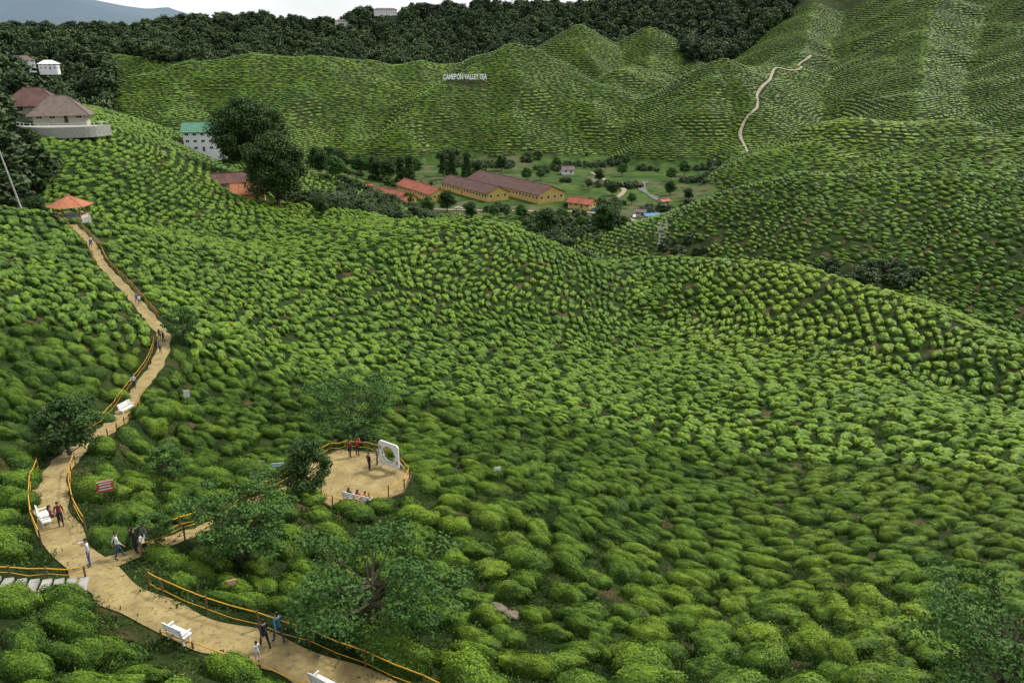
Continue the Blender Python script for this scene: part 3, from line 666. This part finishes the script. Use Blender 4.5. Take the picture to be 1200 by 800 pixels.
def dense(i0,i1):
    a=np.argmin(np.hypot(*(PATH[:,:2]-Pm[i0,:2]).T)); b=np.argmin(np.hypot(*(PATH[:,:2]-Pm[i1,:2]).T)); return PATH[a:b+1:3]
fence('path_fence',offset(dense(0,4),1.1)[:-1],rails=(.95,.3))
fence('path_fence',offset(dense(0,3),-1.05),h=.45,rails=(.9,),sp=3)
fence('path_fence',offset(dense(5,7),-1.1))
fence('path_fence',offset(dense(5,7),1.1))
fence('path_fence',offset(dense(8,12),-1.1))
fence('path_fence',offset(dense(8,10),1.1),h=.8)
fence('path_fence',offset(dense(13,17),1.0))
fence('path_fence',offset(dense(15,17),-1.0))
fence('path_fence',offset(SIDE[3::3],.8)); fence('path_fence',offset(SIDE[6::3],-.8))
fence('path_fence',offset(STEP[::2],-.9),h=.7,sp=1.1); fence('path_fence',offset(STEP[::2],.9),h=.7,sp=1.1)
mb=MB()
for i in range(0,len(STEP)-1):
    p=STEP[i]; a_=ang(STEP[i],STEP[i+1]); mb.box((p[0],p[1],p[2]+.02+.002*(i%2)),(.42,1.5,.16),M_conc,a_)
mb.obj('garden_steps')
zd=-31.5
mb=MB(); nn=len(deck); vs=[(a,b,zd) for a,b in deck]+[(a,b,zd-1.2) for a,b in deck]
mb.add(vs,[tuple(range(nn))[::-1]]+[(i,(i+1)%nn,nn+(i+1)%nn,nn+i) for i in range(nn)],M_sand)
for i in range(nn):
    a_,b_=deck[i],deck[(i+1)%nn]; mb.box(((a_[0]+b_[0])/2,(a_[1]+b_[1])/2,zd-.12),(math.dist(a_,b_)-.12,.14,.30),M_post,ang(a_,b_))
mb.obj('viewing_deck')
fence('deck_railing',[deck[0],deck[1],deck[2],(-10.2,58.8)],zf=zd,sp=1.5)
fence('deck_railing',[(-8.9,57.3),deck[3],deck[4],deck[5],deck[6]],zf=zd,sp=1.5)
def photo_frame(x,y,z,rz):
    e=empty('photo_frame',(x,y,z),rz); mb=MB(); n_=32; w_=1.05;rr_=.60;zc=1.35
    out=[];inn=[]
    for i in range(n_):
        a=2*math.pi*(i+.5)/n_; c_,s_=math.cos(a),math.sin(a); k=w_/max(abs(c_),abs(s_)); k=min(k,w_*1.30); out.append((c_*k,s_*k)); inn.append((c_*rr_,s_*rr_))
    vs=[]
    for yy in(-.06,.06): vs+=[(a,yy,zc+b) for a,b in out]+[(a,yy,zc+b) for a,b in inn]
    fs=[]
    for i in range(n_):
        j_=(i+1)%n_; fs+=[(i,j_,n_+j_,n_+i),(2*n_+i,3*n_+i,3*n_+j_,2*n_+j_),(i,2*n_+i,2*n_+j_,j_),(n_+i,n_+j_,3*n_+j_,3*n_+i)]
    mb.add(vs,fs,M_white); mb.obj('board',e)
    t=MB(); M_dk=mat('dark_trim',(.05,.05,.05),.6,.2,3,0)
    ring=[(math.cos(2*math.pi*i/32)*.66,0,zc+math.sin(2*math.pi*i/32)*.66) for i in range(33)]
    t.tube(ring,.075,M_dk,6,False)
    for sx in(-1,1):
        for k in range(3): t.box((sx*.86,-.07,zc+.55-.12*k+(-.9 if sx>0 else 0)),(.22,.012,.05),M_dk)
    t.obj('ring',e); l=MB()
    for sx in(-.8,.8): l.tube([(sx,0,0),(sx,0,.5)],.06,M_white,6); l.tube([(sx,.8,0),(sx,0,1.2)],.04,M_white,6)
    l.obj('legs',e)
photo_frame(-9.8,57.2,zd,-.60)
def bench(x,y,rz,z=None,L=1.5):
    z=hz(x,y)+.05 if z is None else z; e=empty('park_bench',(x,y,z),rz); s_=MB();b_=MB();l=MB()
    for k in range(3): s_.box((0,-.16+.16*k,.45),(L,.14,.05),M_white)
    for k in range(3): b_.box((0,.27+.03*k,.62+.15*k),(L,.04,.12),M_white,0,-.15)
    for sx in(-1,1):
        l.box((sx*(L/2-.12),-.15,.22),(.08,.08,.41),M_white); l.box((sx*(L/2-.12),.24,.48),(.08,.06,.95),M_white,0,-.1); l.box((sx*(L/2-.05),.02,.66),(.07,.5,.05),M_white)
    s_.obj('seat',e);b_.obj('backrest',e);l.obj('legs',e)
bench(-26.8,40.0,2.2); bench(-36.4,69.3,1.25); bench(-15.0,29.6,2.65,L=1.2); bench(-7.6,26.4,2.6,L=1.5)
bench(-11.4,52.0,math.pi-.4,zd,2.4)
M_sred=mat('sign_red',(.5,.08,.05),.5,.15,4,0);M_sor=mat('sign_orange',(.7,.22,.04),.5,.15,4,0);M_sbl=mat('sign_blue',(.25,.45,.6),.5,.15,4,0)
def sign(x,y,rz,w_,h_,ph,m,lines=True):
    e=empty('information_sign',(x,y,hz(x,y)),rz); p=MB(); p.tube([(0,0,-.4),(0,0,ph+h_)],.04,M_bark,6); p.obj('post',e)
    q=MB(); q.box((0,-.06,ph+h_/2),(w_,.04,h_),m); q.obj('panel',e)
    if lines:
        t=MB()
        for k in range(3): t.box((0,-.085,ph+h_*(.25+.25*k)),(w_*(.8-.1*(k%2)),.012,h_*.10),M_white)
        t.box((0,-.084,ph+h_*.94),(w_,.012,h_*.08),M_white); t.obj('lettering',e)
sign(-24.5,42.6,.5,.9,.75,1.2,M_sred)
sign(-34.8,79,.2,.6,.8,1.2,M_white)
sign(-37.5,59,.5,.5,.6,.9,M_sor); sign(-14.2,34.2,.4,.5,.35,.8,M_sor); sign(-18.2,55.5,.2,1.0,.35,1.2,M_sbl); sign(-20.5,58,.2,.9,.3,1.0,M_conc)
sign(-1.3,63,.3,.6,.35,.9,M_white)
# ---------------------------------------------------------------- people
M_skin=mat('skin',(.38,.22,.14),.6,.08,8,0); M_hair=mat('hair',(.015,.012,.010),.5,.2,20,0); M_shoe=mat('shoe',(.05,.045,.04),.6,.3,10,0)
def cloth(n,c): return mat('cloth_'+n,c,.85,.15,9,.2)
def person(x,y,rz,shirt,trou,pose='stand',z=None,h=1.68,long_hair=False,hat=None,name='person'):
    J={'pel':(0,0,.93),'sp':(0,.01,1.12),'ch':(0,0,1.32),'nk':(0,0,1.46),'hd':(0,.015,1.56),'tp':(0,.01,1.64)}
    if pose=='walk': fl,fr=(.26,-.22)
    elif pose=='stand': fl,fr=(.04,-.03)
    else: fl=fr=0
    for s_,sd,ft in((-1,'L',fl),(1,'R',fr)):
        J['hp'+sd]=(s_*.095,0,.88); J['kn'+sd]=(s_*.105,ft*.6+.03,.48); J['an'+sd]=(s_*.11,ft,.09+(.05 if ft<-.1 else 0)); J['to'+sd]=(s_*.12,ft+.17,.045)
        J['sh'+sd]=(s_*.175,0,1.385); sw=-ft*1.0
        J['el'+sd]=(s_*.235,sw*.4-.02,1.12); J['wr'+sd]=(s_*.25,sw+.05,.88); J['ha'+sd]=(s_*.25,sw+.08,.81)
    if pose in('reach','point'):
        J['elR']=(.30,.22,1.33);J['wrR']=(.30,.45,1.40);J['haR']=(.30,.52,1.42)
    if pose=='camera':
        for s_,sd in((-1,'L'),(1,'R')): J['el'+sd]=(s_*.24,.14,1.20);J['wr'+sd]=(s_*.09,.30,1.44);J['ha'+sd]=(s_*.05,.34,1.50)
    if pose=='sit':
        for k in('pel','sp','ch','nk','hd','tp'): a=J[k]; J[k]=(a[0],a[1]+(.0 if k=='pel' else .03),a[2]-.41)
        for s_,sd in((-1,'L'),(1,'R')):
            J['hp'+sd]=(s_*.095,.03,.51);J['kn'+sd]=(s_*.12,.45,.50);J['an'+sd]=(s_*.12,.47,.09);J['to'+sd]=(s_*.13,.64,.045)
            J['sh'+sd]=(s_*.175,.03,.975);J['el'+sd]=(s_*.24,.08,.72);J['wr'+sd]=(s_*.14,.30,.62);J['ha'+sd]=(s_*.10,.37,.60)
    rad={'pel':.135,'sp':.118,'ch':.135,'nk':.052,'hd':.082,'tp':.072,'hp':.09,'kn':.058,'an':.042,'to':.036,'sh':.062,'el':.044,'wr':.030,'ha':.030}
    ed=[('pel','sp'),('sp','ch'),('ch','nk'),('nk','hd'),('hd','tp')]
    for sd in'LR': ed+=[('pel','hp'+sd),('hp'+sd,'kn'+sd),('kn'+sd,'an'+sd),('an'+sd,'to'+sd),('ch','sh'+sd),('sh'+sd,'el'+sd),('el'+sd,'wr'+sd),('wr'+sd,'ha'+sd)]
    ks=list(J); me=bpy.data.meshes.new('t'); me.from_pydata([J[k] for k in ks],[(ks.index(a),ks.index(b)) for a,b in ed],[])
    o=bpy.data.objects.new('t',me); link(o); md=o.modifiers.new('s','SKIN')
    for i,k in enumerate(ks):
        sv=me.skin_vertices[0].data[i]; q=rad.get(k) or rad[k[:2]]; sv.radius=(q,q*(.8 if k in('pel','sp','ch') else 1)); sv.use_root=(k=='pel')
    s2=o.modifiers.new('b','SUBSURF'); s2.levels=1;s2.render_levels=1
    dg=bpy.context.evaluated_depsgraph_get(); ev=bpy.data.meshes.new_from_object(o.evaluated_get(dg)); bpy.data.objects.remove(o)
    mb=MB(); vs=[v.co.copy() for v in ev.vertices]
    def lab(c):
        best=9;l_=None
        for a,b in ed:
            A_=Vector(J[a]);B_=Vector(J[b]);t=max(0,min(1,(c-A_).dot(B_-A_)/(B_-A_).length_squared)); d=(A_+(B_-A_)*t-c).length-(.05 if a in('pel','sp') else 0)
            if d<best: best=d;l_=(a,b,t)
        a,b,t=l_
        if b in('nk',) : return shirt if t<.8 else M_skin
        if a in('nk','hd'): return M_hair if (c.y<J['hd'][1]-.03 or c.z>J['tp'][2]+.015) else M_skin
        if b[:2]=='to': return M_shoe
        if b[:2] in('kn','an'): return trou
        if b[:2]=='hp': return trou
        if a=='pel' and t<.3: return trou
        if a[:2]=='wr' or(a[:2]=='el' and t>.5): return M_skin
        return shirt
    lb=[lab(p.center) for p in ev.polygons]
    mb.v=[tuple(v) for v in vs]
    for p,l_ in zip(ev.polygons,lb): mb.f.append(tuple(p.vertices)); mb.m.append(mb.mi(l_))
    hx,hy,hz_=J['hd']; hz_+=.03
    for sx in(-1,1):
        mb.tube([(hx+sx*.03,hy+.074,hz_+.012),(hx+sx*.03,hy+.086,hz_+.012)],.010,M_hair,6); mb.tube([(hx+sx*.078,hy-.005,hz_-.02),(hx+sx*.085,hy-.01,hz_+.03)],.014,M_skin,6)
    mb.tube([(hx,hy+.075,hz_+.005),(hx,hy+.105,hz_-.022)],[.008,.016],M_skin,6); mb.box((hx,hy+.082,hz_-.055),(.045,.012,.010),M_sred)
    v_,f_=ico(2); cap=hat or M_hair; vv=v_*np.array([.094,.102,.095])+np.array([hx,hy-.012,hz_+.032]); ff=[f for f in f_ if np.mean([v_[i][2] for i in f])>.1 or np.mean([v_[i][1] for i in f])<-.25]
    mb.add(vv,ff,cap)
    if long_hair: mb.tube([(hx,hy-.06,hz_+.03),(hx,hy-.10,hz_-.10),(hx,hy-.11,hz_-.26)],[.075,.07,.03],cap,7)
    for sd,s_ in(('L',-1),('R',1)):
        w_=Vector(J['wr'+sd]);q=Vector(J['ha'+sd]);d=(q-w_).normalized(); sdv=d.cross(Vector((s_,0,0))); sdv=sdv.normalized() if sdv.length>.1 else Vector((0,1,0))
        for k,L_ in enumerate((.065,.075,.07,.055)):
            b0=q+sdv*(-.03+.02*k)+d*.015; mb.tube([b0,b0+d*L_*.5,b0+d*L_*.85+Vector((-s_*.02,0,0))],[.010,.009,.007],M_skin,5)
        b0=q-sdv*.028-d*.02; mb.tube([b0,b0-sdv*.03+d*.02,b0-sdv*.035+d*.045],[.012,.010,.008],M_skin,5)
    z=hz(x,y)+.05 if z is None else z
    ob=mb.obj(name,loc=(x,y,z),rz=rz,smooth=True); k=h/1.72; ob.scale=(k,k,k); bpy.data.meshes.remove(ev); return ob
W=cloth('white',(.62,.62,.60));K=cloth('black',(.025,.025,.03));DR=cloth('maroon',(.16,.03,.03));BL=cloth('blue',(.05,.09,.30));JE=cloth('denim',(.05,.07,.13));GR=cloth('grey',(.18,.18,.18));TE=cloth('teal',(.04,.16,.22));RD=cloth('red',(.45,.04,.03));OR=cloth('orange',(.6,.2,.04))
person(-25.7,39.6,-2.6,DR,K,'stand',long_hair=True,h=1.6)
person(-26.5,40.0,-.94,DR,K,'sit',long_hair=True,h=1.6)
person(-21.8,35.2,2.2,W,BL,'reach')
person(-20.7,36.0,-.9,W,JE,'walk'); person(-20.2,36.8,-.5,K,K,'stand',h=1.62,long_hair=True); person(-19.9,37.3,2.6,GR,K,'reach',h=1.7); person(-19.6,36.5,1.4,W,K,'stand',h=1.6,long_hair=True)
person(-10.9,28.9,.9,K,K,'walk',h=1.66); person(-10.4,29.3,.9,TE,JE,'walk',h=1.72); person(-11.0,28.1,.9,W,W,'stand',h=1.15)
person(-41.8,82,.3,W,K,'walk',h=1.68); person(-44.6,95.5,.3,GR,K,'walk'); person(-45.6,99,.4,K,K,'stand');person(-46.5,100.0,.4,K,JE,'walk',h=1.6)
person(-55.4,114.5,.8,W,GR,'walk'); person(-56.1,115.2,.8,BL,K,'walk'); person(-79.6,149,.8,BL,K,'walk'); person(-80.2,150.6,.8,W,K,'stand')
person(-13.4,59.3,-.5,DR,K,'stand',zd,1.6); person(-12.8,59.5,-.4,RD,K,'camera',zd); person(-11.4,57,-.8,K,K,'stand',zd,1.66);person(-10.9,58.0,1.8,GR,JE,'stand',zd)
person(-12.1,52.25,-.4,K,JE,'sit',zd,1.6,True);person(-11.4,51.95,-.4,RD,K,'sit',zd,1.62,True);person(-10.8,51.7,-.4,OR,K,'sit',zd,1.62)
mb=MB(); M_rock=mat('rock',(.16,.13,.09),.9,.5,2,.8)
for i in range(5):
    v_,f_=ico(3); s_=[.6,.5,.42,.35,.3][i]; q=v_*np.array([s_,s_*.8,s_*.55])*(1+.16*np.sin(v_@np.array([3,2,4])+i)+.08*np.sin(v_@np.array([7,-9,6])+i))[:,None]+np.array([-.9+[0,.9,-.5,.5,-1][i],38+[0,-.6,-.9,-1.3,.4][i],0]); q[:,2]+=hz(-.9,38)+.1; mb.add(q,f_,M_rock)
mb.obj('boulders')
# ---------------------------------------------------------------- distant mountains
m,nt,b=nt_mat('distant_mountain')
nt.links.new(mixc(nt,noise(nt,.004,8),(.07,.11,.14),(.13,.18,.22)),b.inputs['Base Color']); b.inputs['Roughness'].default_value=1  # bluish base colour paints in the haze of distance
def mountain(prof,y0,depth):
    mb=MB(); vs=[];nx_=160;ny_=14; xs_=np.linspace(prof[0][0],prof[-1][0],nx_); hs=np.interp(xs_,[p[0] for p in prof],[p[1] for p in prof])
    for j in range(ny_):
        t=j/(ny_-1)
        for i in range(nx_):
            yy=y0+depth*t
            z=-60+(hs[i]+60)*min(1,t*2)**.7 + float(vn(np.array(xs_[i]),np.array(yy),180))*50*t+ float(vn(np.array(xs_[i]),np.array(yy),60))*14
            vs.append((xs_[i],yy,z))
    mb.add(vs,[(j*nx_+i,j*nx_+i+1,(j+1)*nx_+i+1,(j+1)*nx_+i) for j in range(ny_-1) for i in range(nx_-1)],m); return mb.obj('mountain',smooth=True)
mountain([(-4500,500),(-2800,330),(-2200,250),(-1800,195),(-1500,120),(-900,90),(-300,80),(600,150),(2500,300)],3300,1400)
# ---------------------------------------------------------------- light
w=bpy.data.worlds.new('World'); sc.world=w; w.use_nodes=True; nt=w.node_tree; bg=nt.nodes['Background']
el,az=math.radians(50),math.radians(60)
sky=N(nt,'ShaderNodeTexSky',sky_type='NISHITA'); sky.sun_disc=False; sky.sun_elevation=el; sky.sun_rotation=az
tc=N(nt,'ShaderNodeTexCoord'); nf=noise(nt,2.5,6,tc.outputs['Generated'])
c=mixc(nt,ramp(nt,nf,.25,.55),sky.outputs[0],(7.3,7.5,7.8)); nt.links.new(c,bg.inputs[0]); bg.inputs[1].default_value=.145
s=bpy.data.lights.new('sun','SUN'); s.energy=3.9; s.angle=math.radians(8); s.color=(1,.96,.87)
so=link(bpy.data.objects.new('sun',s)); dv_=Vector((math.sin(az)*math.cos(el),math.cos(az)*math.cos(el),math.sin(el))); so.rotation_euler=dv_.to_track_quat('Z','Y').to_euler()
cam=bpy.data.cameras.new('camera'); cam.lens=28.26; cam.sensor_width=36; cam.clip_end=12000; cam.clip_start=.3
co_=link(bpy.data.objects.new('camera',cam)); co_.rotation_euler=(math.radians(70.2),0,0); sc.camera=co_
